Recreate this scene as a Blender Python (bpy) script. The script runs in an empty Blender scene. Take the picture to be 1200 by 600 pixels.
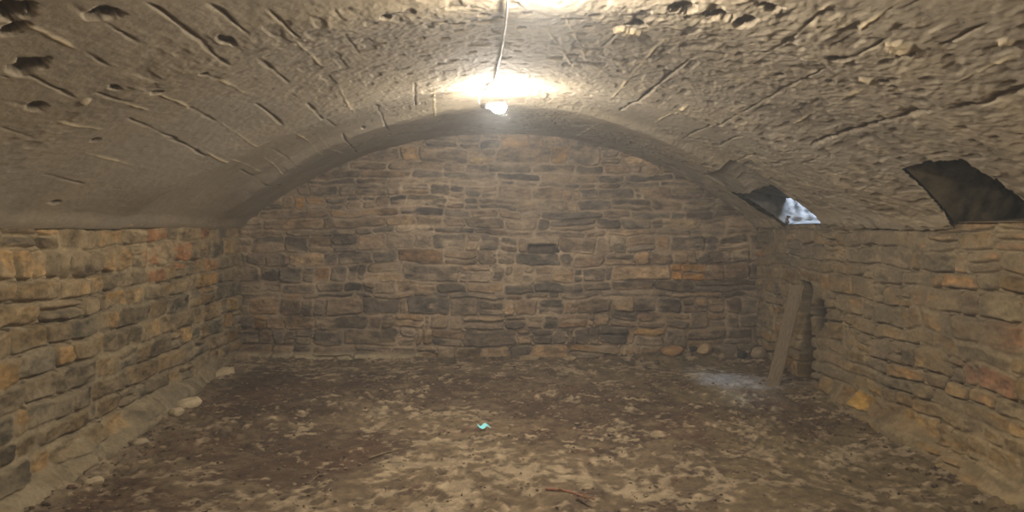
import bpy, math, random
import numpy as np

# ------------------------------------------------------------------ camera, world, lights, exposure
SC = bpy.context.scene
COL = SC.collection
CZ = 1.267                       # eye height above the floor at the end wall
F = 870.0                        # focal length in px of the 1200 px wide frame
VX, VY = 560.0, 265.0            # vanishing point of the cellar's axis
D = 7.2                          # distance to the end wall
XL, XR = -2.293, 2.698           # faces of the two side walls
RV, XC, HC = 3.916, 0.20, -3.005 # vault: radius, centre (height relative to the eye)

cam_d = bpy.data.cameras.new('camera')
cam = bpy.data.objects.new('camera', cam_d)
COL.objects.link(cam)
cam.location = (0, 0, CZ)
cam.rotation_euler = (math.pi/2, 0, 0)
cam_d.sensor_width = 36.0
cam_d.lens = F/1200.0*36.0
cam_d.shift_x = (600-VX)/1200.0
cam_d.shift_y = -(300-VY)/1200.0
cam_d.clip_start = 0.02
SC.camera = cam

world = bpy.data.worlds.new('world')
SC.world = world
world.use_nodes = True
wn = world.node_tree
wn.nodes['Background'].inputs['Color'].default_value = (0.55, 0.68, 1.0, 1)
wn.nodes['Background'].inputs['Strength'].default_value = 0.3
HAZE = 0.011                     # dusty air of the cellar
vs = wn.nodes.new('ShaderNodeVolumeScatter')
vs.inputs['Color'].default_value = (0.86, 0.93, 1.0, 1)
vs.inputs['Density'].default_value = HAZE
vs.inputs['Anisotropy'].default_value = 0.25
wn.links.new(vs.outputs[0], wn.nodes['World Output'].inputs['Volume'])

SC.view_settings.view_transform = 'Standard'
SC.view_settings.look = 'None'
SC.view_settings.gamma = 1.0
SC.view_settings.use_curve_mapping = False
SC.view_settings.exposure = 0.0
SC.cycles.use_denoising = True
SC.cycles.max_bounces = 8
SC.cycles.diffuse_bounces = 5
SC.cycles.volume_bounces = 1
SC.cycles.sample_clamp_indirect = 4.0

BULB = 1650.0                     # emission of the bulbs
BULB_COL = (1.0, 0.915, 0.80)

# daylight falling down the light shaft by the right wall
day = bpy.data.lights.new('daylight', 'AREA')
day.shape = 'RECTANGLE'; day.size = 0.6; day.size_y = 0.5
day.color = (0.58, 0.74, 1.0); day.energy = 340.0
dayo = bpy.data.objects.new('daylight', day); COL.objects.link(dayo)
dayo.location = (3.26, 6.12, CZ+1.72)
dayo.rotation_euler = (0, math.radians(20), 0)

# ------------------------------------------------------------------ noise in numpy
def _h(i, j, k, seed):
    n = (i.astype(np.int64)*374761393 + j.astype(np.int64)*668265263 + k.astype(np.int64)*2147483647 + seed*1274126177) & 0xFFFFFFFF
    n = ((n ^ (n >> 13))*1274126177) & 0xFFFFFFFF
    n = ((n ^ (n >> 16))*2246822519) & 0xFFFFFFFF
    return ((n ^ (n >> 15)) & 0xFFFFFF)/float(0xFFFFFF)

def vnoise(x, y, seed=0):
    x = np.asarray(x, float); y = np.asarray(y, float)
    xi = np.floor(x); yi = np.floor(y)
    fx = x-xi; fy = y-yi
    fx = fx*fx*fx*(fx*(fx*6-15)+10); fy = fy*fy*fy*(fy*(fy*6-15)+10)
    z = np.zeros_like(xi)
    a = _h(xi, yi, z, seed); b = _h(xi+1, yi, z, seed)
    c = _h(xi, yi+1, z, seed); d = _h(xi+1, yi+1, z, seed)
    return (a+(b-a)*fx)*(1-fy)+(c+(d-c)*fx)*fy

def fbm(x, y, seed=0, oct=4, gain=0.5):
    s = 0; a = 1.0; t = 0
    for o in range(oct):
        s = s+a*vnoise(x*2**o+17.3*o, y*2**o-9.1*o, seed+o*7); t += a; a *= gain
    return s/t*2-1

def sstep(a, b, x):
    t = np.clip((x-a)/(b-a), 0, 1)
    return t*t*(3-2*t)

def lin(r, g, b):
    f = lambda c: (c/255/12.92 if c/255 <= 0.04045 else ((c/255+0.055)/1.055)**2.4)
    return np.array([f(r), f(g), f(b)])

def mixc(A, B, t):
    return A*(1-t[..., None])+B*t[..., None]

# ------------------------------------------------------------------ mesh helpers
def tag(o, label=None, cat=None, group=None, kind=None):
    if label: o['label'] = label
    if cat: o['category'] = cat
    if group: o['group'] = group
    if kind: o['kind'] = kind
    return o

def link_mesh(name, verts, faces, mat, parent=None, smooth=True, col=None):
    me = bpy.data.meshes.new(name)
    verts = np.asarray(verts, np.float32)
    if isinstance(faces, np.ndarray):
        n, k = faces.shape
        me.vertices.add(len(verts)); me.vertices.foreach_set('co', verts.ravel())
        me.loops.add(n*k); me.loops.foreach_set('vertex_index', faces.astype(np.int32).ravel())
        me.polygons.add(n)
        me.polygons.foreach_set('loop_start', np.arange(0, n*k, k, dtype=np.int32))
        me.polygons.foreach_set('loop_total', np.full(n, k, np.int32))
        me.update(calc_edges=True)
    else:
        me.from_pydata([tuple(map(float, v)) for v in verts], [], [tuple(f) for f in faces])
    me.validate()
    me.polygons.foreach_set('use_smooth', np.full(len(me.polygons), smooth))
    if col is not None:
        at = me.color_attributes.new('Col', 'FLOAT_COLOR', 'POINT')
        c4 = np.ones((len(verts), 4), np.float32); c4[:, :3] = np.asarray(col).reshape(-1, 3)
        at.data.foreach_set('color', c4.ravel())
    me.materials.append(mat)
    o = bpy.data.objects.new(name, me)
    COL.objects.link(o)
    if parent: o.parent = parent
    return o

def grid_faces(nu, nv, keep=None, flip=False):
    i, j = np.meshgrid(np.arange(nu-1), np.arange(nv-1), indexing='ij')
    a = i*nv+j
    f = np.stack([a, a+nv, a+nv+1, a+1], -1).reshape(-1, 4)
    if flip: f = f[:, ::-1]
    if keep is not None: f = f[keep.ravel()]
    return np.ascontiguousarray(f)

def grid_mesh(name, P, mat, col=None, keep=None, flip=False, parent=None):
    nu, nv = P.shape[:2]
    f = grid_faces(nu, nv, keep, flip)
    V = P.reshape(-1, 3); C = None if col is None else col.reshape(-1, 3)
    if keep is not None:
        used = np.zeros(len(V), bool); used[f.ravel()] = True
        m = np.cumsum(used)-1
        V = V[used]; f = m[f]
        if C is not None: C = C[used]
    return link_mesh(name, V, f, mat, parent, True, C)

def tube(path, rad, n=8, cap=True):
    P = np.array(path, float); m = len(P)
    rad = np.full(m, rad) if np.isscalar(rad) else np.array(rad)
    T = np.gradient(P, axis=0); T /= np.linalg.norm(T, axis=1)[:, None]+1e-9
    V = []; Fc = []
    up = np.array([0, 0, 1.0]) if abs(T[0][2]) < .9 else np.array([1.0, 0, 0])
    for i in range(m):
        a = up-T[i]*np.dot(up, T[i]); a /= np.linalg.norm(a)+1e-9
        b = np.cross(T[i], a); up = a
        for k in range(n):
            t = 2*math.pi*k/n
            V.append(P[i]+rad[i]*(a*math.cos(t)+b*math.sin(t)))
    for i in range(m-1):
        for k in range(n):
            Fc.append((i*n+k, i*n+(k+1) % n, (i+1)*n+(k+1) % n, (i+1)*n+k))
    if cap:
        Fc.append(tuple(range(n))[::-1]); Fc.append(tuple((m-1)*n+k for k in range(n)))
    return V, Fc

def lathe(prof, n=24):
    """profile of (x along axis, radius): revolved about +X"""
    V = []; Fc = []
    for x, r in prof:
        for k in range(n):
            t = 2*math.pi*k/n
            V.append((x, r*math.cos(t), r*math.sin(t)))
    for i in range(len(prof)-1):
        for k in range(n):
            Fc.append((i*n+k, (i+1)*n+k, (i+1)*n+(k+1) % n, i*n+(k+1) % n))
    Fc.append(tuple(range(n))); Fc.append(tuple((len(prof)-1)*n+k for k in range(n))[::-1])
    return V, Fc

# ------------------------------------------------------------------ materials
def stone_mat(name, rough=0.9, bump=0.5, scale=60.0, dist=0.006, var=0.25, spec=0.25):
    """albedo from the per-vertex colour of the stones / mortar, with fine grain and bump"""
    m = bpy.data.materials.new(name); m.use_nodes = True
    nt = m.node_tree; N = nt.nodes; L = nt.links
    b = N['Principled BSDF']
    b.inputs['Roughness'].default_value = rough
    b.inputs['Specular IOR Level'].default_value = spec
    at = N.new('ShaderNodeAttribute'); at.attribute_name = 'Col'
    tc = N.new('ShaderNodeTexCoord')
    n1 = N.new('ShaderNodeTexNoise'); n1.inputs['Scale'].default_value = scale; n1.inputs['Detail'].default_value = 8; n1.inputs['Roughness'].default_value = .72
    n2 = N.new('ShaderNodeTexNoise'); n2.inputs['Scale'].default_value = scale*0.25; n2.inputs['Detail'].default_value = 4
    L.new(tc.outputs['Object'], n1.inputs['Vector']); L.new(tc.outputs['Object'], n2.inputs['Vector'])
    mr = N.new('ShaderNodeMapRange'); mr.inputs[1].default_value = .25; mr.inputs[2].default_value = .75
    mr.inputs[3].default_value = 1-var; mr.inputs[4].default_value = 1+var
    ad = N.new('ShaderNodeMath'); ad.operation = 'ADD'; L.new(n1.outputs['Fac'], ad.inputs[0]); L.new(n2.outputs['Fac'], ad.inputs[1])
    hf = N.new('ShaderNodeMath'); hf.operation = 'MULTIPLY'; hf.inputs[1].default_value = .5; L.new(ad.outputs[0], hf.inputs[0])
    L.new(hf.outputs[0], mr.inputs[0])
    mx = N.new('ShaderNodeMix'); mx.data_type = 'RGBA'; mx.blend_type = 'MULTIPLY'; mx.inputs[0].default_value = 1
    L.new(at.outputs['Color'], mx.inputs[6]); L.new(mr.outputs[0], mx.inputs[7])
    L.new(mx.outputs[2], b.inputs['Base Color'])
    bp = N.new('ShaderNodeBump'); bp.inputs['Strength'].default_value = bump; bp.inputs['Distance'].default_value = dist
    L.new(hf.outputs[0], bp.inputs['Height']); L.new(bp.outputs[0], b.inputs['Normal'])
    return m

def plain_mat(name, c, rough=.6, metal=0.0, c2=None, scale=20, stretch=None, bump=0.0):
    m = bpy.data.materials.new(name); m.use_nodes = True
    nt = m.node_tree; N = nt.nodes; L = nt.links
    b = N['Principled BSDF']; b.inputs['Roughness'].default_value = rough; b.inputs['Metallic'].default_value = metal
    c2 = c if c2 is None else c2
    tc = N.new('ShaderNodeTexCoord'); mp = N.new('ShaderNodeMapping')
    if stretch: mp.inputs['Scale'].default_value = stretch
    nz = N.new('ShaderNodeTexNoise'); nz.inputs['Scale'].default_value = scale; nz.inputs['Detail'].default_value = 6
    cr = N.new('ShaderNodeValToRGB')
    cr.color_ramp.elements[0].position = .3; cr.color_ramp.elements[1].position = .7
    cr.color_ramp.elements[0].color = (*c, 1); cr.color_ramp.elements[1].color = (*c2, 1)
    L.new(tc.outputs['Object'], mp.inputs[0]); L.new(mp.outputs[0], nz.inputs['Vector']); L.new(nz.outputs['Fac'], cr.inputs[0]); L.new(cr.outputs[0], b.inputs['Base Color'])
    if bump:
        bp = N.new('ShaderNodeBump'); bp.inputs['Strength'].default_value = bump; bp.inputs['Distance'].default_value = .004
        L.new(nz.outputs['Fac'], bp.inputs['Height']); L.new(bp.outputs[0], b.inputs['Normal'])
    return m

M_WALL = stone_mat('rubble_masonry', .92, .8, 45, .012, .42)
M_SMEAR = stone_mat('smeared_rubble_masonry', .92, .8, 40, .012, .40)
M_VAULT = stone_mat('vault_render', .9, .6, 70, .006, .20)
M_FLOOR = stone_mat('earth_floor', .95, .7, 60, .012, .35, .15)
M_ROCK = stone_mat('loose_rock', .92, .6, 60, .006, .2)
M_WOOD = plain_mat('weathered_wood', tuple(lin(84, 72, 56)), .85, 0, tuple(lin(128, 112, 88)), 30, (8, 8, .6), .5)
M_CABLE = plain_mat('dusty_cable', tuple(lin(170, 165, 155)), .6, 0, tuple(lin(140, 134, 124)), 30)
M_SOCKET = plain_mat('lamp_socket', (.05, .045, .04), .5, 0, (.09, .08, .07), 40)
M_SHIELD = plain_mat('white_enamel', (.75, .74, .70), .4, 0, (.68, .66, .62), 30)
M_BRASS = plain_mat('lamp_collar', (.35, .3, .22), .4, .8, (.25, .2, .14), 40)
M_TWIG = plain_mat('red_brown_twig', tuple(lin(148, 96, 70)), .8, 0, tuple(lin(112, 76, 54)), 40)
M_TWIG2 = plain_mat('pale_twig', tuple(lin(130, 112, 82)), .85, 0, tuple(lin(96, 78, 55)), 40)
M_TURQ = plain_mat('turquoise_plastic', tuple(lin(120, 228, 245)), .25, 0, tuple(lin(180, 245, 250)), 20)
M_NAIL = plain_mat('rusty_nail', (.12, .06, .035), .7, .4, (.05, .03, .02), 60)
m = bpy.data.materials.new('lit_bulb'); m.use_nodes = True
b = m.node_tree.nodes['Principled BSDF']
b.inputs['Base Color'].default_value = (.9, .9, .88, 1)
b.inputs['Emission Color'].default_value = (*BULB_COL, 1); b.inputs['Emission Strength'].default_value = BULB
M_BULB = m

# ------------------------------------------------------------------ pixel of the photo -> place on a surface of the cellar
def on_vault(px, py):
    a = (px-VX)/F; b = (VY-py)/F
    A = a*a+b*b; B = -2*XC*a-2*HC*b; C = XC*XC+HC*HC-RV*RV
    Y = (-B+math.sqrt(B*B-4*A*C))/(2*A)
    return RV*math.atan2(a*Y-XC, b*Y-HC), Y           # arc length from the crown, depth
def on_side(px, py, X):
    Y = F*X/(px-VX); return Y, CZ+(VY-py)/F*Y           # depth, height
def on_end(px, py):
    return (px-VX)/F*D, CZ+(VY-py)/F*D
def floor_h(X, Y):
    t = np.clip((D-Y)/3.4, 0, 1.6)
    return -0.12*t
def on_floor(px, py):
    Y = 5.0
    for _ in range(30): Y = F*(CZ-float(floor_h(0, Y)))/(py-VY)
    return (px-VX)/F*Y, Y

# ------------------------------------------------------------------ rubble masonry
def layout(u, v, seed, hmin, hmax, wmin, wmax, warp=0.03, split=.25):
    rng = random.Random(seed)
    wu = u+warp*fbm(u*2.6, v*2.6, seed+1, 3)+.030*fbm(u*6.5, v*8, seed+2, 3, .55)
    wv = v+warp*1.1*fbm(u*1.4, v*1.8, seed+3, 3)+.022*fbm(u*5.5, v*6, seed+4, 4, .55)
    edges = [-.3]
    while edges[-1] < v.max()+.3: edges.append(edges[-1]+rng.uniform(hmin, hmax))
    edges = np.array(edges)
    r = np.clip(np.searchsorted(edges, wv)-1, 0, len(edges)-2)
    out = [np.zeros(u.shape) for _ in range(6)]           # id, d, cu, cv, lu, lv
    ID, Dd, CU, CV, LU, LV = out
    sid = 1
    u0, u1 = u.min()-.4, u.max()+.4
    for k in range(len(edges)-1):
        h = edges[k+1]-edges[k]
        e = [u0-rng.random()*.3]
        while e[-1] < u1: e.append(e[-1]+rng.uniform(wmin, wmax)*(1.25 if h < (hmin+hmax)/2 else .85)*(rng.choice([.6, 1, 1, 1.5])))
        e = np.array(e)
        msk = r == k
        x = wu[msk]; y = wv[msk]
        i = np.clip(np.searchsorted(e, x)-1, 0, len(e)-2)
        n = len(e)-1
        sp = np.array([h > .10 and rng.random() < split for _ in range(n)])
        cut = np.array([edges[k]+h*rng.uniform(.35, .65) for _ in range(n)])
        lo = np.full(x.shape, edges[k]); hi = np.full(x.shape, edges[k+1])
        low = sp[i] & (y < cut[i]); top = sp[i] & (y >= cut[i])
        hi[low] = cut[i][low]; lo[top] = cut[i][top]
        ID[msk] = sid+i*2+top
        l = e[i]; rr = e[i+1]
        du = np.minimum(x-l, rr-x); dv = np.minimum(y-lo, hi-y)
        R = .036
        Dd[msk] = R-np.sqrt(np.maximum(R-du, 0)**2+np.maximum(R-dv, 0)**2)
        CU[msk] = (l+rr)/2; CV[msk] = (lo+hi)/2
        LU[msk] = (x-l)/(rr-l)*2-1; LV[msk] = (y-lo)/(hi-lo)*2-1
        sid += 2*n
    return out

def rnd(ID, seed):
    return _h(ID, ID*0+seed, ID*0, seed)

def masonry(u, v, seed, size, pal, mortar, spots=(), joint=.010, relief=.022, smear=.0, warp=.03, split=.25, smear_bias=0):
    """returns displacement (outwards) and colour for a rubble wall over (u, v)"""
    ID, d, CU, CV, LU, LV = layout(u, v, seed, *size, warp, split)
    j = joint*(.45+1.2*vnoise(u*4, v*4, seed+11))
    body = sstep(j*.45, j+.007, d)
    r1, r2, r3, r4 = [rnd(ID, seed+q) for q in (21, 22, 23, 24)]
    prot = (r1-.5)*relief*1.3
    hgt = body*(relief+prot+(r2-.5)*LU*relief*.9+(r3-.5)*LV*relief*1.0)
    hgt += body*(.013*fbm(u*12, v*17, seed+31, 4, .6)+.004*fbm(u*45, v*50, seed+32, 2))
    hgt += (1-body)*(.010*fbm(u*20, v*20, seed+33, 3))
    crk = sstep(.008, .003, np.abs(d-.004))*sstep(.40, .58, vnoise(u*3.1, v*5, seed+34))
    hgt -= .034*crk                                    # open joints where the mortar has fallen out
    # stone colour
    pal = np.array(pal); P = len(pal)
    c = pal[np.clip((r4*P).astype(int), 0, P-1)]
    c = c*(.62+.72*rnd(ID, seed+25))[..., None]
    c = mixc(c, c*np.array([1.15, 1.0, .76]), sstep(.80, .96, rnd(ID, seed+27)))
    for (su, sv, w, h, colr) in spots:
        hit = (np.abs(CU-su) < w/2) & (np.abs(CV-sv) < h/2)
        c[hit] = np.array(colr)*(.85+.3*rnd(ID, seed+26))[hit][..., None]
    g = fbm(u*7+ID*.37, v*10, seed+41, 4)
    g2 = fbm(u*16+ID*.7, v*38, seed+42, 4, .6)
    c = c*np.clip(1+.50*g+.60*g2, .25, 2.2)[..., None]
    # mortar, smeared over the faces of the stones here and there
    sm = sstep(.60-smear, .82-smear, .5+.32*fbm(u*4.5, v*9, seed+51, 5, .62)+.26*fbm(u*2.5, v*13, seed+52, 4, .6)+.20*(1-sstep(0, .035, d))+smear_bias)
    mc = np.array(mortar)*(1+.35*fbm(u*9, v*9, seed+61, 4))[..., None]
    mv = .22+.70*sstep(.35, .65, vnoise(u*2.3, v*3.3, seed+63))
    c = mixc(c, mc, np.clip((1-sstep(j*.15, j*1.0, d))*mv+.75*sm, 0, 1))
    lime = sstep(.60, .72, .5+.5*fbm(u*3.2, v*12, seed+71, 5, .6)+.10*(1-sstep(0, .03, d)))*sstep(.45, .6, vnoise(u*1.7, v*2.1, seed+72))
    c = mixc(c, np.array(mortar)*1.5+0*c, .65*lime)
    hgt = hgt*(1-.25*sm)+.012*sm*.6+.004*lime
    return hgt, np.clip(c, .004, .9)

BR = lambda *a: tuple(lin(*a))
# ---- end wall
du = .0072
ux = np.arange(XL-.12, XR+.14, du); vz = np.arange(-.12, 2.30, .0066)
U, V = np.meshgrid(ux, vz, indexing='ij')
pal_end = [BR(112, 98, 80), BR(124, 106, 84), BR(104, 92, 78), BR(132, 112, 86), BR(98, 87, 72), BR(118, 98, 76), BR(140, 118, 90), BR(108, 94, 74), BR(92, 80, 65)]
def endspot(px, py, w, h, c): x, z = on_end(px, py); return (x, z, w, h, c)
sp_end = [endspot(800, 323, .34, .15, BR(168, 124, 66)), endspot(350, 238, .2, .12, BR(150, 112, 62)), endspot(518, 240, .16, .13, BR(168, 126, 76)),
          endspot(765, 390, .3, .13, BR(152, 122, 78)), endspot(635, 293, .22, .12, BR(62, 54, 46)), endspot(480, 243, .26, .12, BR(72, 62, 52)),
          endspot(298, 375, .2, .25, BR(128, 98, 56)), endspot(540, 180, .3, .14, BR(146, 124, 90)), endspot(805, 262, .3, .12, BR(150, 130, 98)),
          endspot(370, 390, .28, .16, BR(94, 84, 70)), endspot(515, 350, .3, .2, BR(90, 80, 68))]
hg, ce = masonry(U, V, 5, (.05, .17, .12, .42), pal_end, BR(146, 129, 106), sp_end, joint=.010, relief=.024, smear=.08, warp=.042, split=.35)
lower_tone = sstep(.95, .15, V+.25*fbm(U*1.6, V*1.6, 77, 3))           # lower courses are darker
ce = mixc(ce, ce*np.array([.84, .83, .82]), lower_tone)
ledge = sstep(.055, .03, V+.012*fbm(U*5, V*0, 71, 3))*sstep(-.45, -.75, U+.05*fbm(U*8, V*8, 72, 2))
Yp = D-hg-.075*ledge+.015
ce = mixc(ce, np.array(BR(160, 146, 118))*(1+.25*fbm(U*12, V*12, 73, 3))[..., None], ledge*.85)
# the stone missing above the middle of the wall
px0, pz0 = on_end(635, 292)
hole = sstep(.14, .12, np.abs(U-px0))*sstep(.055, .042, np.abs(V-pz0))
Yp += .07*hole
ce = mixc(ce, np.array(BR(80, 68, 56))+0*ce, hole)
wall_back = grid_mesh('wall_back', np.stack([U, Yp, V], -1), M_WALL, ce)
tag(wall_back, 'end wall of coursed brown rubble stone under the arch', kind='structure')

# ---- left wall
uy = np.concatenate([np.arange(-2.6, 2.9, .05), np.arange(2.9, D+.1, .0090)]); vz = np.arange(-.30, 1.36, .0068)
U, V = np.meshgrid(uy, vz, indexing='ij')
pal_l = [BR(122, 108, 84), BR(110, 99, 80), BR(132, 114, 84), BR(104, 96, 80), BR(118, 104, 82), BR(140, 118, 84)]
OR = BR(156, 116, 70); OC = BR(152, 124, 82)
def leftspot(px, py, w, h, c): y, z = on_side(px, py, XL); return (y, z, w, h, c)
sp_l = [leftspot(42, 276, .22, .2, OR), leftspot(72, 280, .16, .18, OR), leftspot(8, 278, .14, .18, OR), leftspot(180, 300, .36, .3, BR(142, 106, 74)), leftspot(240, 275, .3, .1, BR(142, 106, 76)),
        leftspot(250, 310, .3, .22, BR(150, 116, 80)), leftspot(140, 352, .3, .16, OC), leftspot(75, 425, .22, .14, OC), leftspot(22, 432, .16, .14, OC),
        leftspot(60, 355, .2, .12, OC), leftspot(270, 352, .3, .12, BR(150, 124, 76)), leftspot(215, 300, .3, .2, BR(150, 110, 76)), leftspot(40, 322, .3, .1, BR(150, 126, 90))]
hl, cl = masonry(U, V, 18, (.09, .19, .13, .28), pal_l, BR(140, 128, 104), sp_l, joint=.012, relief=.020, smear=.14, warp=.035, split=.12)
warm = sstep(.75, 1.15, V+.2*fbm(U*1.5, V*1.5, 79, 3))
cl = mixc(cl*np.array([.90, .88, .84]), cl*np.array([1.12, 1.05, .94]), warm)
foot = sstep(.17, .02, V+.12*np.clip((D-U)/3.4, 0, 1.6)+.05*fbm(U*3, V*3, 81, 3))    # mortar footing along the base
Xp = XL+hl*(1-.5*foot)-.015+.13*foot*sstep(7.3, 5.5, U)
cl = mixc(cl, np.array(BR(132, 120, 96))*(1+.25*fbm(U*10, V*10, 82, 3))[..., None], foot*.8)
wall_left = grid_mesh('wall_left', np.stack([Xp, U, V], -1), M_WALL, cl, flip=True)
tag(wall_left, 'left side wall of ochre and grey rubble stone', kind='structure')

# ---- right wall
U, V = np.meshgrid(uy, vz, indexing='ij')
pal_r = [BR(128, 104, 68), BR(118, 96, 64), BR(138, 108, 68), BR(112, 98, 72), BR(124, 100, 62), BR(108, 92, 70)]
def rightspot(px, py, w, h, c): y, z = on_side(px, py, XR); return (y, z, w, h, c)
sp_r = [rightspot(1015, 462, .3, .16, BR(150, 118, 60)), rightspot(967, 440, .35, .16, BR(146, 114, 60)), rightspot(1150, 436, .3, .14, BR(134, 98, 70)),
        rightspot(1185, 278, .22, .14, BR(178, 128, 78)), rightspot(1150, 300, .2, .1, BR(168, 124, 78)), rightspot(1120, 318, .16, .12, BR(166, 130, 84)), rightspot(1180, 395, .25, .12, BR(130, 98, 70))]
hr, cr_ = masonry(U, V, 31, (.08, .16, .12, .30), pal_r, BR(124, 109, 82), sp_r, joint=.011, relief=.016, smear=.20, warp=.045)
gry = sstep(.15, .6, .5+.5*fbm(U*1.4, V*1.6, 91, 4)-.35*np.abs(V-1.02)+.15*sstep(.9, 1.2, V))
cr_ = mixc(cr_, cr_*.35+np.array(BR(104, 98, 88))*.6, gry*.55)
Xp = XR-hr*.9+.015
# upright chase and the hole beside it, behind the plank
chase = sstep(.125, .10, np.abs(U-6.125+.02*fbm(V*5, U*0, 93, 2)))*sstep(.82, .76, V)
smudge = np.exp(-(((U-5.84)/.11)**2+((V-.56)/.14)**2)**1.5)  # dark smudge around the hole
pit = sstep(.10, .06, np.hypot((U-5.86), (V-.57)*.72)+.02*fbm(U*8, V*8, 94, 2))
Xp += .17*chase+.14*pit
cr_ = mixc(cr_, np.array(BR(36, 31, 26))+0*cr_, np.clip(chase*.9+smudge*.75+pit, 0, 1))  # chase colour darkened to stand in for its shade; pit and smudge dark too
footr = sstep(.15, .02, V+.12*np.clip((D-U)/3.4, 0, 1.6)+.05*fbm(U*3, V*3, 95, 3))*sstep(6.0, 5.2, U)
Xp -= .10*footr
ok = ~((U[:-1, :-1] > 9))
low_ = lambda a, b, q: (q[0] > a) & (q[0] < b) & (q[1] > CZ+.022)
q_ = [(A[:-1, :-1]+A[1:, 1:])/2 for A in (U, V)]
keep = ~(low_(5.78, 6.43, q_) | low_(3.45, 4.17, q_))
wall_right = grid_mesh('wall_right', np.stack([Xp, U, V], -1), M_SMEAR, cr_, keep)
tag(wall_right, 'right side wall of smeared ochre rubble stone', kind='structure')

# ------------------------------------------------------------------ vault
TH = math.asin(2.4925/RV); SM = RV*TH
s_ = np.linspace(-SM-.012, SM+.012, 1000)
y_ = np.concatenate([np.arange(-2.6, 1.95, .05), np.arange(1.95, D+.12, .0115)])
S, Y = np.meshgrid(s_, y_, indexing='ij')
Th = S/RV
Xv = XC+RV*np.sin(Th); Hv = HC+RV*np.cos(Th)
disp = .016*fbm(S*.9, Y*.8, 101, 3)
side = np.abs(S)/SM
sidef = side*sstep(1.0, .82, side)
yc = 5.46+.85*side**1.6                               # swellings across the vault
disp += (.014+.062*sidef)*np.exp(-((Y-yc)/np.where(Y < yc, .11, .42))**2)*(1+.3*fbm(S*2, Y*2, 106, 3))
yb1 = Y-4.70-.1*fbm(S*1.2, S*0, 105, 2)
disp += (.012+.055*sidef)*np.exp(-(yb1/np.where(yb1 > 0, .12, .5))**2)
disp += .03*np.exp(-((Y-2.95)/.3)**2)
disp -= (.004+.012*sidef)*np.exp(-((Y-5.02-.5*side)/.16)**2)
rough = np.clip(sstep(.1, .75, .5+.5*fbm(S*.9+3, Y*.9, 103, 3)+.35*sstep(.6, 2.2, S)+.25*np.exp(-((Y-2.95)/.3)**2)-.1), .06, 1)
rough = np.maximum(rough*sstep(-2.6, .4, S), .10+.4*np.exp(-((Y-2.95)/.22)**2)+.25*np.exp(-((Y-yc)/.12)**2))
n1 = fbm(S*26, Y*22, 111, 3); n2 = fbm(S*9, Y*8, 112, 4)
disp += rough*(.0034*n1+.0032*np.maximum(n2, -.2)+.0032*fbm(S*60, Y*50, 116, 2))+.0011*fbm(S*48, Y*40, 117, 2)+.0016*fbm(S*6, Y*4, 113, 4)
pits = sstep(.66, .82, vnoise(S*17, Y*14, 115))*rough
disp -= .007*pits
base = np.array(BR(152, 139, 116)); pale = np.array(BR(180, 165, 138)); dk = np.array(BR(106, 96, 80)); grey = np.array(BR(144, 136, 123))
cv = np.zeros(S.shape+(3,))+base
cv = mixc(cv, grey+0*cv, .6*sstep(.2, .8, .5+.5*fbm(S*1.1, Y*1.0, 121, 4)))
cv = mixc(cv, dk+0*cv, .35*sstep(.45, .9, .5+.5*fbm(S*2.2, Y*2.0, 122, 5)))
cv = mixc(cv, pale+0*cv, .5*rough*sstep(.1, .6, n2))
cv = mixc(cv, dk*.8+0*cv, .45*pits)
def seg(p, q, w, amp, ragged=.0, tint=None, wob=.004):
    """a shutter-board line, fin or crack between two points of the vault"""
    global disp, cv
    (s0, y0), (s1, y1) = on_vault(*p), on_vault(*q)
    if y0 > y1: s0, y0, s1, y1 = s1, y1, s0, y0
    ln = math.hypot(s1-s0, y1-y0)+1e-6
    mk = (Y > y0-.3) & (Y < y1+.3)
    ss = S[mk]; yy = Y[mk]
    t = ((ss-s0)*(s1-s0)+(yy-y0)*(y1-y0))/ln
    d = ((ss-s0)*(y1-y0)-(yy-y0)*(s1-s0))/ln+wob*fbm(yy*7, ss*0+s0*9, 131, 3)+ragged*fbm(yy*16, ss*16, 132, 3)
    ww = w*(.35+1.2*vnoise(yy*11, ss*0+s0*13, 133)**1.5)
    f = np.exp(-np.abs(d/ww)**1.6)*sstep(-.05, .05, t)*sstep(ln+.05, ln-.05, t)*(.35+.65*sstep(.28, .5, vnoise(yy*6, ss*0+s0*7, 134)))
    disp[mk] += .40*amp*f
    c = cv[mk]
    cv[mk] = mixc(c, np.array(tint)+0*c, np.clip(f*.8, 0, 1))
DARK = BR(88, 76, 60); PALE = BR(205, 186, 148)
for a in [(82, 0, 105, 16), (122, 22, 155, 41), (175, 0, 235, 40), (235, 42, 265, 66), (247, 0, 285, 27), (99, 57, 120, 69), (32, 84, 80, 105),
          (110, 101, 147, 112), (221, 124, 250, 140), (234, 77, 255, 88), (12, 116, 50, 125), (315, 5, 345, 30), (300, 60, 337, 95), (300, 120, 327, 137),
          (360, 116, 392, 147), (402, 30, 420, 60), (390, 0, 397, 10), (485, 92, 486, 122), (200, 162, 237, 175), (282, 200, 332, 217), (320, 175, 350, 190),
          (400, 153, 417, 177), (707, 52, 733, 27), (660, 127, 648, 140), (803, 160, 867, 128), (873, 127, 983, 70), (1110, 47, 1153, 27), (900, 57, 957, 13),
          (0, 145, 28, 152), (55, 203, 95, 213), (150, 137, 235, 175), (440, 120, 455, 150), (840, 195, 885, 180), (905, 190, 960, 178), (1000, 60, 1040, 40)]:
    seg(a[:2], a[2:], .0075, -.026, .004, DARK)
for a in [(813, 65, 728, 128)]: seg(a[:2], a[2:], .010, -.034, .003, DARK)
for a in [(1200, 100, 1123, 120), (1090, 125, 957, 163)]: seg(a[:2], a[2:], .020, -.060, .030, BR(74, 64, 50))
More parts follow.
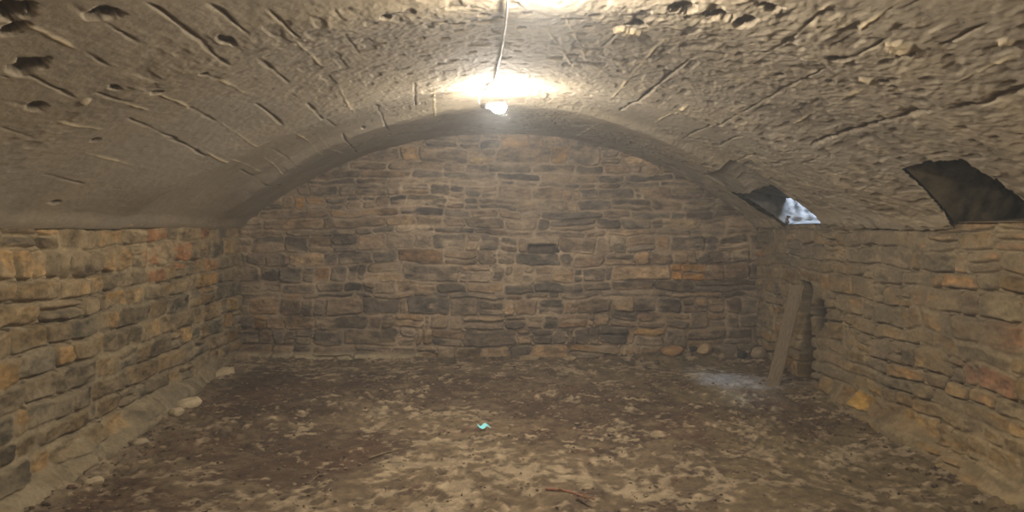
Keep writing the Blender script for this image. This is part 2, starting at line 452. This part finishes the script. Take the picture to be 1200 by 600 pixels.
for a in [(27, 24, 90, 54), (185, 105, 221, 124), (147, 115, 172, 127), (255, 88, 287, 108), (65, 135, 120, 150), (345, 38, 375, 75), (397, 100, 415, 130),
          (260, 143, 297, 163), (373, 160, 400, 177), (310, 185, 328, 196), (780, 42, 720, 107), (660, 7, 687, 67), (640, 30, 672, 75), (807, 117, 767, 143), (703, 140, 670, 163),
          (1013, 103, 927, 143), (1050, 0, 1010, 27), (1190, 63, 1123, 88), (973, 0, 963, 8), (100, 178, 150, 190), (508, 100, 509, 132), (340, 150, 375, 175), (240, 172, 305, 200)]:
    seg(a[:2], a[2:], .007, .011, .003, PALE)
# cracks around the loose plate above the light shaft
for a in [(860, 160, 885, 154), (885, 154, 905, 163), (905, 163, 910, 172), (845, 170, 860, 160), (910, 170, 935, 168)]: seg(a[:2], a[2:], .008, -.026, .008, DARK)
# spalled holes
def spall(px, py, ls, ly, dep, rot=0.0, c=BR(72, 62, 48)):
    global disp, cv
    s0, y0 = on_vault(px, py)
    ds = S-s0; dy = Y-y0
    a = ds*math.cos(rot)+dy*math.sin(rot); b2 = -ds*math.sin(rot)+dy*math.cos(rot)
    q = np.hypot(a/ls, b2/ly)+.75*fbm(S*19, Y*15, 141, 4, .6)
    f = sstep(1.05, .85, q)
    disp -= .55*dep*f
    cv = mixc(cv, np.array(c)+0*cv, f*.85)
for a in [(4, 8, .055, .07, .08), (14, 30, .05, .03, .06), (122, 12, .055, .055, .06), (30, 73, .06, .06, .06), (130, 94, .022, .05, .035), (180, 101, .02, .035, .035), (38, 119, .03, .035, .03),
          (260, 36, .025, .075, .03), (62, 235, .02, .04, .03), (748, 22, .05, .05, .045), (845, 9, .05, .05, .05), (876, 15, .03, .06, .04), (905, 2, .05, .04, .04), (1068, 57, .03, .045, .045), (915, 86, .018, .03, .03),
          (1040, 90, .02, .02, .03), (800, 0, .05, .06, .04), (455, 155, .02, .035, .02), (425, 145, .02, .03, .02), (975, 95, .02, .02, .03), (450, 7, .02, .03, .03), (235, 77, .016, .02, .03), (112, 162, .02, .03, .03), (985, 60, .03, .04, .03)]:
    spall(*a)
# lumps of render
for a in [(735, 30, .05, .06, -.04), (1017, 88, .03, .03, -.03), (1180, 45, .03, .03, -.03), (95, 110, .02, .02, -.02), (1060, 50, .05, .05, -.03)]: spall(*a, c=BR(176, 158, 126))
# sunk plate that forms the lintel of the light shaft
yl = 6.58-.1*(Xv-2.0)
lint = sstep(1.985, 2.01, Xv+(6.48-Y)*.075)*sstep(5.62, 5.66, Y)*sstep(6.55, 6.5, Y)*sstep(2.36, 2.34, Xv)
disp -= .022*lint*sstep(2.3, 2.02, Xv)
cv = mixc(cv, np.array(BR(112, 104, 90))*(1+.2*fbm(S*8, Y*8, 145, 3))[..., None], lint*.8)
# openings of the two shafts on the right
def in_open(X, Yq):
    h = HC+np.sqrt(np.maximum(RV*RV-(X-XC)**2, 0))
    wob = .018*fbm(X*9, Yq*9, 151, 3)
    t = np.clip((.33-h)/.33, 0, 1)
    a = (X+wob > 2.257) & (Yq+wob > 5.70+.05*t) & (Yq+wob < 6.58-.12*t)
    b3 = (X+wob > 2.262) & (Yq+wob > 3.47) & (Yq+wob < 3.95+.24*t)
    return a | b3
mid = lambda A: (A[:-1, :-1]+A[1:, 1:]+A[1:, :-1]+A[:-1, 1:])/4
keep = ~in_open(mid(Xv), mid(Y))
edge = .018*sstep(SM-.12, SM, np.abs(S))              # lip of render over the masonry
disp += edge+.01
P = np.stack([Xv-np.sin(Th)*disp, Y, CZ+Hv-np.cos(Th)*disp], -1)
ceiling = grid_mesh('ceiling', P, M_VAULT, np.clip(cv*(1+.10*fbm(S*5, Y*5, 155, 4))[..., None], .01, .9), keep)
tag(ceiling, 'grey-brown rendered barrel vault with shutter board marks', kind='structure')

# ------------------------------------------------------------------ the two shafts
def vault_x(h):
    return XC+math.sqrt(max(RV*RV-(h-HC)**2, 0))
def shaft(name, y0t, y0b, y1t, y1b, depth, top, pal, lip=.33, sill=.02, sill_up=.10, back_lean=0.0, roof=None, front=2.282, label=''):
    """chamber behind the vault: near jamb, far jamb, sill, back and front in one mesh of grids"""
    Vv = []; Ff = []; Cc = []
    def add(Pg, seed, amp=.018, axis=1, fade=True):
        nu, nv = Pg.shape[:2]
        n = fbm(Pg[..., (axis+1) % 3]*6, Pg[..., (axis+2) % 3]*6, seed, 4)
        ii = np.linspace(0, 1, nu)[:, None]
        Pg = Pg.copy(); Pg[..., axis] += amp*n*(sstep(0, .12, ii) if fade else 1)
        off = sum(len(q) for q in Vv)
        Vv.append(Pg.reshape(-1, 3)); Ff.append(grid_faces(nu, nv)+off)
        a, b_, c_ = Pg[..., (axis+1) % 3], Pg[..., (axis+2) % 3], n
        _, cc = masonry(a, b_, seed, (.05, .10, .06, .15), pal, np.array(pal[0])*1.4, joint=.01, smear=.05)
        Cc.append(cc.reshape(-1, 3))
    K = 44
    hs = np.concatenate([np.linspace(sill-.06, lip, 24), np.linspace(lip+.03, top, 50)])
    k = np.linspace(0, 1, K)
    xb = 2.7+depth
    for near in (True, False):
        Pg = np.zeros((K, len(hs), 3))
        for j2, h in enumerate(hs):
            t = min(max((lip-h)/lip, 0), 1)
            yb = (y0t*(1-t)+y0b*t) if near else (y1t*(1-t)+y1b*t)
            xl = min(vault_x(h), XR+.02)-.004 if h <= lip else 2.262
            Pg[:, j2, 0] = xl+(xb-xl)*k; Pg[:, j2, 1] = yb; Pg[:, j2, 2] = CZ+h
        add(Pg, 201 if near else 202, .075)
    ys = np.linspace(min(y0t, y0b)-.03, max(y1t, y1b)+.03, 50)
    Pg = np.zeros((30, 50, 3)); kk = np.linspace(0, 1, 30)
    Pg[..., 0] = (XR-.02+(xb-XR+.02)*kk)[:, None]; Pg[..., 1] = ys[None]; Pg[..., 2] = CZ+sill+(sill_up*kk)[:, None]
    add(Pg, 203, .03, 2)
    Pg = np.zeros((60, 50, 3)); hh = np.linspace(sill-.05, top, 60)
    Pg[..., 0] = xb-back_lean*(hh-sill)[:, None]; Pg[..., 1] = ys[None]; Pg[..., 2] = CZ+hh[:, None]
    add(Pg, 204, .03, 0, False)
    Pg = np.zeros((40, 50, 3)); hh = np.linspace(lip+.02-(.10 if front > 2.4 else 0), top, 40)
    Pg[..., 0] = front; Pg[..., 1] = ys[None]; Pg[..., 2] = CZ+hh[:, None]
    add(Pg, 205, .015, 0)
    if front > 2.4:                                   # thickness of the vault over the opening
        Pg = np.zeros((24, 50, 3)); Pg[..., 0] = (2.262+(front+.02-2.262)*np.linspace(0, 1, 24))[:, None]; Pg[..., 1] = ys[None]; Pg[..., 2] = (CZ+lip+.02-.10*np.linspace(0, 1, 24))[:, None]
        add(Pg, 209, .02, 2)
    if roof:                                          # the up-shaft is narrower than the chamber: its far side hangs over the back
        xr, hr2 = roof
        Pg = np.zeros((20, 50, 3)); Pg[..., 0] = (xr+(xb+.03-xr)*np.linspace(0, 1, 20))[:, None]; Pg[..., 1] = ys[None]; Pg[..., 2] = CZ+hr2
        add(Pg, 207, .02, 2)
        Pg = np.zeros((50, 50, 3)); hh = np.linspace(hr2-.01, top, 50); Pg[..., 0] = xr; Pg[..., 1] = ys[None]; Pg[..., 2] = CZ+hh[:, None]
        add(Pg, 208, .02, 0)
    if top < 1.0:                                     # blind recess: roofed over
        Pg = np.zeros((30, 50, 3)); Pg[..., 0] = (2.26+(xb-2.26)*np.linspace(0, 1, 30))[:, None]; Pg[..., 1] = ys[None]; Pg[..., 2] = CZ+top-.01
        add(Pg, 206, .02, 2)
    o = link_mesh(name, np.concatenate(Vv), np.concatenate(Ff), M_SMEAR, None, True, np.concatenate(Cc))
    tag(o, label, kind='structure')
    return o
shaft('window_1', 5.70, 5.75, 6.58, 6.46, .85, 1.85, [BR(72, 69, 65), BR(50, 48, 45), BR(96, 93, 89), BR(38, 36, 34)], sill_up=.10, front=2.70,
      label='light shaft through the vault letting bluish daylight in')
shaft('window_2', 3.47, 3.45, 3.95, 4.19, .75, .62, [BR(74, 66, 48), BR(66, 58, 44), BR(80, 72, 54)], lip=.325, sill_up=.05,  # dark stone palette adds to the shade inside this recess
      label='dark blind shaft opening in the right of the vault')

# wall behind the camera
ux = np.arange(XL-.12, XR+.14, .05); vz = np.arange(-.3, 2.3, .05)
U, V = np.meshgrid(ux, vz, indexing='ij')
hb, cb = masonry(U, V, 61, (.08, .16, .15, .40), pal_end, BR(150, 134, 108))
wf = grid_mesh('wall_front', np.stack([U, -2.5+hb, V], -1), M_WALL, cb, flip=True)
tag(wf, 'rubble wall at the near end of the cellar', kind='structure')

# ------------------------------------------------------------------ floor
fx = np.arange(XL-.1, XR+.22, .0125)
fy = np.concatenate([np.arange(-2.6, 3.2, .05), np.arange(3.2, D+.1, .0115)])
X, Y = np.meshgrid(fx, fy, indexing='ij')
def floor_z(X, Y):
    z = floor_h(X, Y)+.030*fbm(X*.9, Y*.9, 301, 3)+.018*fbm(X*4, Y*4, 302, 4)
    z = z+.07*sstep(.32, .02, X-XL)*(.6+.5*fbm(X*3, Y*3, 303, 3))+.06*sstep(.30, .02, XR-X)*(.6+.5*fbm(X*3, Y*3, 304, 3))
    z = z+.09*sstep(.35, .02, D-Y)*sstep(1.0, 1.9, X+.2*fbm(X*3, Y*3, 306, 2))
    return z
Z = floor_z(X, Y)
cl1 = np.maximum(fbm(X*16, Y*16, 311, 4), -.15)
cl2 = fbm(X*42, Y*40, 312, 3)
brk = sstep(.25, .7, .5+.5*fbm(X*1.5, Y*1.5, 313, 4))
Z += (.4+brk)*(.020*cl1+.010*cl2)
def blob(px, py, rx, ry):
    x0, y0 = on_floor(px, py)
    return np.exp(-(((X-x0)/rx)**2+((Y-y0)/ry)**2))
dirt = BR(110, 94, 73); drk = BR(76, 61, 48); pl = BR(152, 136, 110); red = BR(98, 74, 56); olive = BR(110, 96, 70)
fn = fbm(X*2.2, Y*2.6, 321, 6, .62); fn2 = fbm(X*7, Y*8, 322, 5, .6); fn3 = fbm(X*22, Y*22, 323, 3)
dm = 1.0*blob(350, 540, .75, .55)+.9*blob(330, 455, .8, .5)+.8*blob(730, 500, .9, .55)+.6*blob(640, 455, .8, .4)+.7*blob(900, 485, .35, .3)+.9*blob(120, 590, .35, .3)+.5*blob(560, 470, .6, .3)
pm = .9*blob(235, 570, .28, .25)+.8*blob(540, 540, .6, .45)+.55*blob(480, 590, .7, .3)+.6*blob(600, 432, .8, .25)+.4*blob(650, 560, .6, .3)+.5*blob(960, 530, .6, .5)+.4*blob(400, 425, .9, .18)
dmask = sstep(.38, .60, .5+.36*fn+.46*fn2+.16*fn3+.27*(dm-pm)-.03)
c = np.zeros(X.shape+(3,))+np.array(dirt)
c = mixc(c, np.array(olive)+0*c, .7*sstep(.8, 1.8, X+.5*fn))
c = mixc(c, np.array(drk)+0*c, .85*dmask)
c = mixc(c, np.array(red)+0*c, .5*dmask*sstep(.45, .7, .5+.5*fbm(X*3, Y*3, 325, 4)))
c = mixc(c, np.array(pl)+0*c, .8*sstep(.54, .74, .5+.46*fn2+.34*fn3-.2*fn+.26*(pm-.6*dm)))
c = mixc(c, np.array(pl)+0*c, .75*sstep(.42, .06, X-XL+.12*fn2)*sstep(.3, .6, .5+.5*fn2))
c = c*(1+.42*fn3)[..., None]
c = c*(1+.25*np.clip(cl1, -.3, .8))[..., None]
pool_grit = 0*X
x0, y0 = on_floor(872, 446)                             # pale grit under the light shaft, coloured lighter to boost its daylight pool
pool_grit = sstep(1.0, .5, np.hypot((X-x0)/.52, (Y-y0)/.36)+.35*fn2)
c = mixc(c, np.array(BR(146, 140, 132))*(1+.45*fn3)[..., None], pool_grit*.75)
Z += pool_grit*.010*np.maximum(fbm(X*30, Y*30, 331, 3), 0)
c = c*.82*(1+.25*fbm(X*5, Y*16, 335, 5, .65))[..., None]
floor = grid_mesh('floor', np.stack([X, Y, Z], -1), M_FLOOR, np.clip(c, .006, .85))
tag(floor, 'uneven trodden earth floor', kind='structure')
def fz(x, y):
    i = int(np.clip(np.searchsorted(fx, x), 0, len(fx)-1)); j = int(np.clip(np.searchsorted(fy, y), 0, len(fy)-1))
    return float(Z[i, j])

# ------------------------------------------------------------------ crumbs and litter strewn over the earth (uncountable)
rng = np.random.default_rng(7)
ico = []
t = (1+5**.5)/2
for v in [(-1, t, 0), (1, t, 0), (-1, -t, 0), (1, -t, 0), (0, -1, t), (0, 1, t), (0, -1, -t), (0, 1, -t), (t, 0, -1), (t, 0, 1), (-t, 0, -1), (-t, 0, 1)]: ico.append(np.array(v)/math.hypot(1, t))
ico = np.array(ico)
icf = np.array([(0, 11, 5), (0, 5, 1), (0, 1, 7), (0, 7, 10), (0, 10, 11), (1, 5, 9), (5, 11, 4), (11, 10, 2), (10, 7, 6), (7, 1, 8), (3, 9, 4), (3, 4, 2), (3, 2, 6), (3, 6, 8), (3, 8, 9), (4, 9, 5), (2, 4, 11), (6, 2, 10), (8, 6, 7), (9, 8, 1)])
VV = []; FF = []; CC = []; nb = 0
pal_d = np.array([BR(96, 76, 56), BR(118, 102, 80), BR(100, 82, 62), BR(74, 60, 46), BR(86, 72, 54), BR(126, 110, 88)])
while nb < 5200:
    y = rng.uniform(3.3, D-.08); x = rng.uniform(XL+.05, XR-.08)
    i = int(np.clip(np.searchsorted(fx, x), 0, len(fx)-1)); j = int(np.clip(np.searchsorted(fy, y), 0, len(fy)-1))
    nearw = min(x-XL, XR-x, D-y) < .3
    if rng.random() > (.9 if nearw else .25+.6*dmask[i, j]): continue
    s = .0035+.008*rng.random()**2.5
    if nearw: s *= 1.3
    sc = s*np.array([rng.uniform(.7, 1.8), rng.uniform(.7, 1.5), rng.uniform(.35, .8)])
    v = ico*sc*rng.uniform(.75, 1.25, (12, 1)); a = rng.uniform(0, 6.28)
    v = np.stack([v[:, 0]*math.cos(a)-v[:, 1]*math.sin(a), v[:, 0]*math.sin(a)+v[:, 1]*math.cos(a), v[:, 2]], -1)
    VV.append(v+np.array([x, y, Z[i, j]+sc[2]*.45])); FF.append(icf+12*nb)
    CC.append(np.repeat(pal_d[rng.integers(6)][None]*rng.uniform(.8, 1.2), 12, 0)); nb += 1
o = link_mesh('floor_grit', np.concatenate(VV), np.concatenate(FF), M_ROCK, None, False, np.concatenate(CC))
tag(o, 'crumbs of stone, mortar and litter strewn over the earth floor', 'debris', kind='stuff')

# ------------------------------------------------------------------ loose stones
def rock_mesh(seed, size, colr, n=26):
    r = random.Random(seed)
    th = np.linspace(0, 2*math.pi, n, endpoint=False); ph = np.linspace(-math.pi/2, math.pi/2, n//2)
    T, Pp = np.meshgrid(th, ph, indexing='ij')
    d = np.stack([np.cos(T)*np.cos(Pp), np.sin(T)*np.cos(Pp), np.sin(Pp)], -1)
    e = 2.0/ r.uniform(2.6, 3.6)
    q = np.sign(d)*np.abs(d)**e                         # blocky, then knapped by random planes
    for _ in range(9):
        nn = np.array([r.gauss(0, 1) for _ in range(3)]); nn /= np.linalg.norm(nn)
        k = r.uniform(.62, .95); dt = (q*nn).sum(-1)
        q = q-nn*np.maximum(dt-k, 0)[..., None]*.9
    q = q*(1+.06*fbm(d[..., 0]*4+seed, d[..., 1]*4+d[..., 2]*5, seed, 3))[..., None]
    q = q*np.array(size)/2
    V = q.reshape(-1, 3); m2 = n//2; F2 = []
    for i in range(n):
        for j in range(m2-1):
            F2.append((i*m2+j, ((i+1) % n)*m2+j, ((i+1) % n)*m2+j+1, i*m2+j+1))
    col = np.array(colr)*(1+.3*fbm(V[:, 0]*30+seed, V[:, 1]*30+V[:, 2]*25, seed+3, 3))[:, None]
    return V, np.array(F2), np.clip(col, .01, .9)
def loose_stone(px, py, size, colr, label, seed, group, rz=0.0, sink=.3):
    X, Y = on_floor(px, py)
    if Y > D-.05-size[1]/2: Y = D-.05-size[1]/2; X = (px-VX)/F*Y
    V, F2, c2 = rock_mesh(seed, size, colr)
    o = link_mesh('loose_stone', V, F2, M_ROCK, None, True, c2)
    o.location = (X, Y, fz(X, Y)+size[2]*(.5-sink)); o.rotation_euler = (0.1, -.08, rz)
    return tag(o, label, 'stone', group)
PS = BR(176, 160, 130); GS = BR(118, 106, 88); OS = BR(142, 112, 76); BS = BR(126, 104, 78)
g1 = 'loose stones along the left wall'; g2 = 'loose stones at the foot of the end wall'; g3 = 'loose stones in the right corner'
for k, a in enumerate([
    (221, 476, (.20, .13, .075), PS, 'long pale mortar-crusted stone on the earth beside the left wall base', g1, .9),
    (206, 487, (.12, .09, .06), PS, 'small pale stone at the near end of the long one by the left wall', g1, .3),
    (263, 441, (.26, .12, .07), BR(164, 148, 120), 'flat pale slab at the foot of the left wall, near the far corner', g1, 1.0),
    (284, 425, (.16, .10, .09), BR(140, 122, 96), 'brownish lump of stone in the far left corner', g1, .2),
    (165, 520, (.11, .08, .05), BR(150, 136, 110), 'grey-beige fragment by the left wall, midway along its base', g1, .5),
    (110, 566, (.10, .07, .05), BR(168, 152, 122), 'pale fragment nearest the camera at the left wall base', g1, .8),
    (788, 409, (.22, .15, .11), OS, 'orange-brown block at the foot of the end wall, right of the middle', g2, .1),
    (826, 412, (.16, .14, .12), BR(150, 128, 96), 'rounded beige stone between the orange block and the right corner', g2, .6),
    (853, 411, (.20, .13, .12), GS, 'dull grey wide stone beside the rounded beige one', g2, -.1),
    (812, 414, (.08, .07, .07), BR(58, 50, 42), 'small dark stone wedged beside the rounded beige one', g2, .4),
    (870, 424, (.09, .08, .08), BR(44, 40, 36), 'small blackish stone at the top of the bluish daylit patch', g3, .4),
    (889, 425, (.15, .13, .12), BR(136, 120, 98), 'brown-grey lump right beside the small blackish stone', g3, .2),
    (915, 437, (.17, .12, .07), BR(104, 88, 66), 'flat dark brown stone behind the foot of the leaning plank', g3, .3),
    (620, 414, (.20, .10, .06), BR(136, 118, 92), 'low brown stone lying at the middle of the end wall', g2, .05),
    (668, 417, (.14, .09, .05), BR(148, 130, 102), 'low pale stone at the end wall, right of its middle', g2, .2)]):
    loose_stone(a[0], a[1], a[2], a[3], a[4], 400+k*5, a[5], a[6])

# ------------------------------------------------------------------ leaning plank
def plank():
    L = 0.86; W = .095; T = .026
    root = bpy.data.objects.new('wooden_plank', None); COL.objects.link(root)
    tag(root, 'weathered wooden plank leaning against the right wall near the far corner', 'plank')
    n = 30; V = []; Fc = []
    ring = [(-.5, -.5), (-.2, -.53), (.2, -.53), (.5, -.5), (.53, 0), (.5, .5), (.2, .53), (-.2, .53), (-.5, .5), (-.53, 0)]
    m2 = len(ring); r = random.Random(3)
    for i in range(n+1):
        t = i/n; z = L*t
        w = W*(1+.03*math.sin(t*9)+.02*r.uniform(-1, 1)); bow = .006*math.sin(t*3.1)
        for k, (a, b2) in enumerate(ring):
            zz = z+(.012*r.uniform(-1, 1)+.02*a if i in (0, n) else 0)
            V.append((a*w, b2*T+bow+.0012*r.uniform(-1, 1), zz))
    for i in range(n):
        for k in range(m2): Fc.append((i*m2+k, i*m2+(k+1) % m2, (i+1)*m2+(k+1) % m2, (i+1)*m2+k))
    Fc.append(tuple(range(m2))[::-1]); Fc.append(tuple(n*m2+k for k in range(m2)))
    o = link_mesh('board', V, Fc, M_WOOD, root, False)
    for zz, xx in ((.06, -.03), (.79, .03)):
        vv, ff = lathe([(-.012, .0015), (0, .0016), (.001, .005), (.003, .0045)], 10)
        vv = [(xx+b_, -T*.53-a_, zz+c_) for a_, b_, c_ in vv]
        link_mesh('nail', vv, ff, M_NAIL, root)
    bx, by = on_floor(905, 446); by = 6.10; bx = (905-VX)/F*by
    bz = fz(bx, by)-.015
    top = np.array([2.615, 6.08, CZ-.50]); bot = np.array([bx, by, bz])
    import mathutils
    zax = mathutils.Vector(top-bot).normalized()
    fac = mathutils.Vector((-.45, -1, .1)); fac = (fac-zax*fac.dot(zax)).normalized()    # face towards the room
    xax = (-fac).cross(zax); 
    Mx = mathutils.Matrix((xax, -fac, zax)).transposed().to_4x4(); Mx.translation = mathutils.Vector(bot)
    root.matrix_world = Mx
    s = np.linalg.norm(top-bot)/L
    return root
plank()

# ------------------------------------------------------------------ lamps on the crown of the vault and their cable
def make_lamp(loc, rot, label):
    root = bpy.data.objects.new('bulb_lamp', None); COL.objects.link(root)
    tag(root, label, 'lamp', 'bulbs along the crown of the vault')
    v, f = lathe([(.040, .013), (.046, .016), (.056, .023), (.070, .033), (.088, .040), (.105, .0415), (.122, .038), (.136, .029), (.145, .016), (.148, .004)], 24)
    link_mesh('bulb', v, f, M_BULB, root)
    V2 = []; F2 = []; na = 15                            # white shield added over the bulb to keep its light off the vault
    prof = [(.050, .022), (.060, .029), (.072, .037), (.088, .0435), (.105, .045), (.122, .0415), (.134, .034)]
    for dr in (0, .0015):
        for x, r_ in prof:
            for k in range(na):
                t = math.radians(-62+124*k/(na-1)); V2.append((x, (r_+dr)*math.sin(t), (r_+dr)*math.cos(t)))
    npf = len(prof); h0 = npf*na
    for i in range(npf-1):
        for k in range(na-1):
            q = (i*na+k, i*na+k+1, (i+1)*na+k+1, (i+1)*na+k); F2.append(q); F2.append(tuple(h0+z for z in q[::-1]))
    rim = [k for k in range(na)]+[i*na+na-1 for i in range(1, npf)]+[(npf-1)*na+k for k in range(na-2, -1, -1)]+[i*na for i in range(npf-2, 0, -1)]
    for i in range(len(rim)): a, b2 = rim[i], rim[(i+1) % len(rim)]; F2.append((b2, a, h0+a, h0+b2))
    tag(link_mesh('light_shield', V2, F2, M_SHIELD, root), 'white shield added over the bulb to dim the vault above')
    v, f = lathe([(-.022, .006), (-.020, .012), (-.010, .017), (.008, .019), (.012, .0205), (.016, .019), (.022, .0205), (.026, .019), (.034, .0195), (.036, .016)], 20)
    link_mesh('socket', v, f, M_SOCKET, root)
    v, f = lathe([(.035, .0155), (.037, .017), (.041, .017), (.043, .0145)], 20)
    link_mesh('collar', v, f, M_BRASS, root)
    root.location = loc; root.rotation_euler = rot
    return root
def crown_z(x): return CZ+HC+math.sqrt(RV*RV-(x-XC)**2)
LY1, LY2, LY3 = 4.82, 2.56, -1.0
l1 = make_lamp(((567-VX)/F*LY1, LY1, CZ+(VY-124)/F*LY1), (0, math.radians(6), math.radians(-12)), 'glowing bulb on the cable close in front of the end wall arch')
l2 = make_lamp((.135, LY2, CZ+.808), (0, math.radians(4), math.radians(-8)), 'glowing bulb nearest the camera, at the top edge of the picture')
l3 = make_lamp((.125, LY3, CZ+.808), (0, math.radians(4), math.radians(-8)), 'unseen bulb added behind the camera as fill for the near end of the cellar')  # third bulb, out of view, added to light the near end

def hang(lx, ly, lz): return (lx-.022, ly+.004, lz)
pts = []
a = np.array(l1.location)+np.array([-.022, .004, .002])
pts += [a, a+np.array([-.012, .0, .012]), a+np.array([-.004, -.10, .075])]
for y in np.arange(4.57, -1.0, -.15):
    x = .110+.012*math.sin(y*2.3)
    iy = int(np.searchsorted(y_, y)); js = int(np.searchsorted(s_, x-XC))
    pts.append(np.array([x, y, P[js, iy, 2]-.014-.006*abs(math.sin(y*3.1))]))
P2 = np.array(pts)
# smooth resample
tt = np.linspace(0, len(P2)-1, 300); sm = np.stack([np.interp(tt, np.arange(len(P2)), P2[:, k]) for k in range(3)], -1)
for _ in range(3): sm[1:-1] = (sm[:-2]+2*sm[1:-1]+sm[2:])/4
v, f = tube(sm, .0055, 8)
cable = link_mesh('lamp_cable', v, f, M_CABLE)
tag(cable, 'pale cable running along the crown of the vault between the bulbs', 'cable')
for q, l in enumerate((l2, l3)):                        # short drops from the main cable to the lamps
    a = np.array(l.location)+np.array([-.022, .003, .0])
    i = int(np.argmin(np.abs(sm[:, 1]-l.location.y)))
    pth = [sm[i]+np.array([0, 0, -.004]), sm[i]*.5+a*.5+np.array([-.03, 0, -.012]), a]
    tq = np.linspace(0, 2, 12); pq = np.stack([np.interp(tq, [0, 1, 2], np.array(pth)[:, k]) for k in range(3)], -1)
    for _ in range(2): pq[1:-1] = (pq[:-2]+2*pq[1:-1]+pq[2:])/4
    v, f = tube(pq, .004, 8)
    link_mesh('branch', v, f, M_CABLE, cable)

# ------------------------------------------------------------------ small things on the floor
def twig(p, q, rad, mat, label, seed, forks=(), n=16):
    r = random.Random(seed)
    (x0, y0), (x1, y1) = on_floor(*p), on_floor(*q)
    root = bpy.data.objects.new('twig', None); COL.objects.link(root); root.location = (x0, y0, fz(x0, y0))
    tag(root, label, 'twig', 'twigs on the earth floor')
    pts = []
    for i in range(n+1):
        t = i/n; x = x0+(x1-x0)*t; y = y0+(y1-y0)*t+.012*math.sin(t*4+seed)
        pts.append((x-x0, y-y0, max(fz(x, y), fz(x0, y0)*(1-t)+fz(x1, y1)*t)+rad*.9-root.location.z+.004*math.sin(t*5)))
    sm2 = np.array(pts)
    for _ in range(3): sm2[1:-1] = (sm2[:-2]+2*sm2[1:-1]+sm2[2:])/4
    rr = [rad*(1.05-.5*i/n)*(1.18 if i % 5 == 2 else 1) for i in range(n+1)]
    v, f = tube(sm2, rr, 8); link_mesh('stem', v, f, mat, root)
    for t, dx, dy in forks:
        i = int(t*n); s0 = sm2[i]
        pp = np.array([s0, s0+np.array([dx*.5, dy*.5, rad*1.5]), s0+np.array([dx, dy, rad*.5])])
        v, f = tube(pp, [rad*.6, rad*.45, rad*.25], 6); link_mesh('side_shoot', v, f, mat, root)
    return root
twig((640, 576), (696, 584), .0075, M_TWIG, 'reddish brown twig lying on the earth at the bottom middle of the picture', 1, ((.25, .03, -.03), (.75, .05, .03)))
twig((676, 588), (694, 593), .006, M_NAIL, 'short dark twig just below the reddish brown one', 2, ((.5, .02, .02),))
twig((432, 539), (468, 529), .006, M_TWIG2, 'straw coloured twig on the earth left of the middle', 3, ((.6, .03, .02),))

def scrap():
    x, y = on_floor(567, 506)
    root = bpy.data.objects.new('plastic_scrap', None); COL.objects.link(root); root.location = (x, y, fz(x, y)); root.rotation_euler = (0, 0, .45)
    tag(root, 'small shiny turquoise plastic scrap in the middle of the earth floor', 'litter')
    nx, ny = 14, 8; V = np.zeros((nx, ny, 3))
    for i in range(nx):
        for j in range(ny):
            a = (i/(nx-1)-.5); b2 = (j/(ny-1)-.5)
            V[i, j] = (a*.080, b2*(.04-.015*abs(math.sin(a*6))), .022+.007*math.sin(a*9)+.012*(b2+.3*a))
    top = V.reshape(-1, 3); bot = top-np.array([0, 0, .003]); f = [tuple(q) for q in grid_faces(nx, ny)]
    k = nx*ny
    f2 = f+[tuple(k+i for i in q[::-1]) for q in f]
    bd = [i*ny for i in range(nx)]+[(nx-1)*ny+j for j in range(1, ny)]+[i*ny+ny-1 for i in range(nx-2, -1, -1)]+[j for j in range(ny-2, 0, -1)]
    for i in range(len(bd)): a, b2 = bd[i], bd[(i+1) % len(bd)]; f2.append((b2, a, k+a, k+b2))
    link_mesh('torn_sheet', np.concatenate([top, bot]), f2, M_TURQ, root)
scrap()
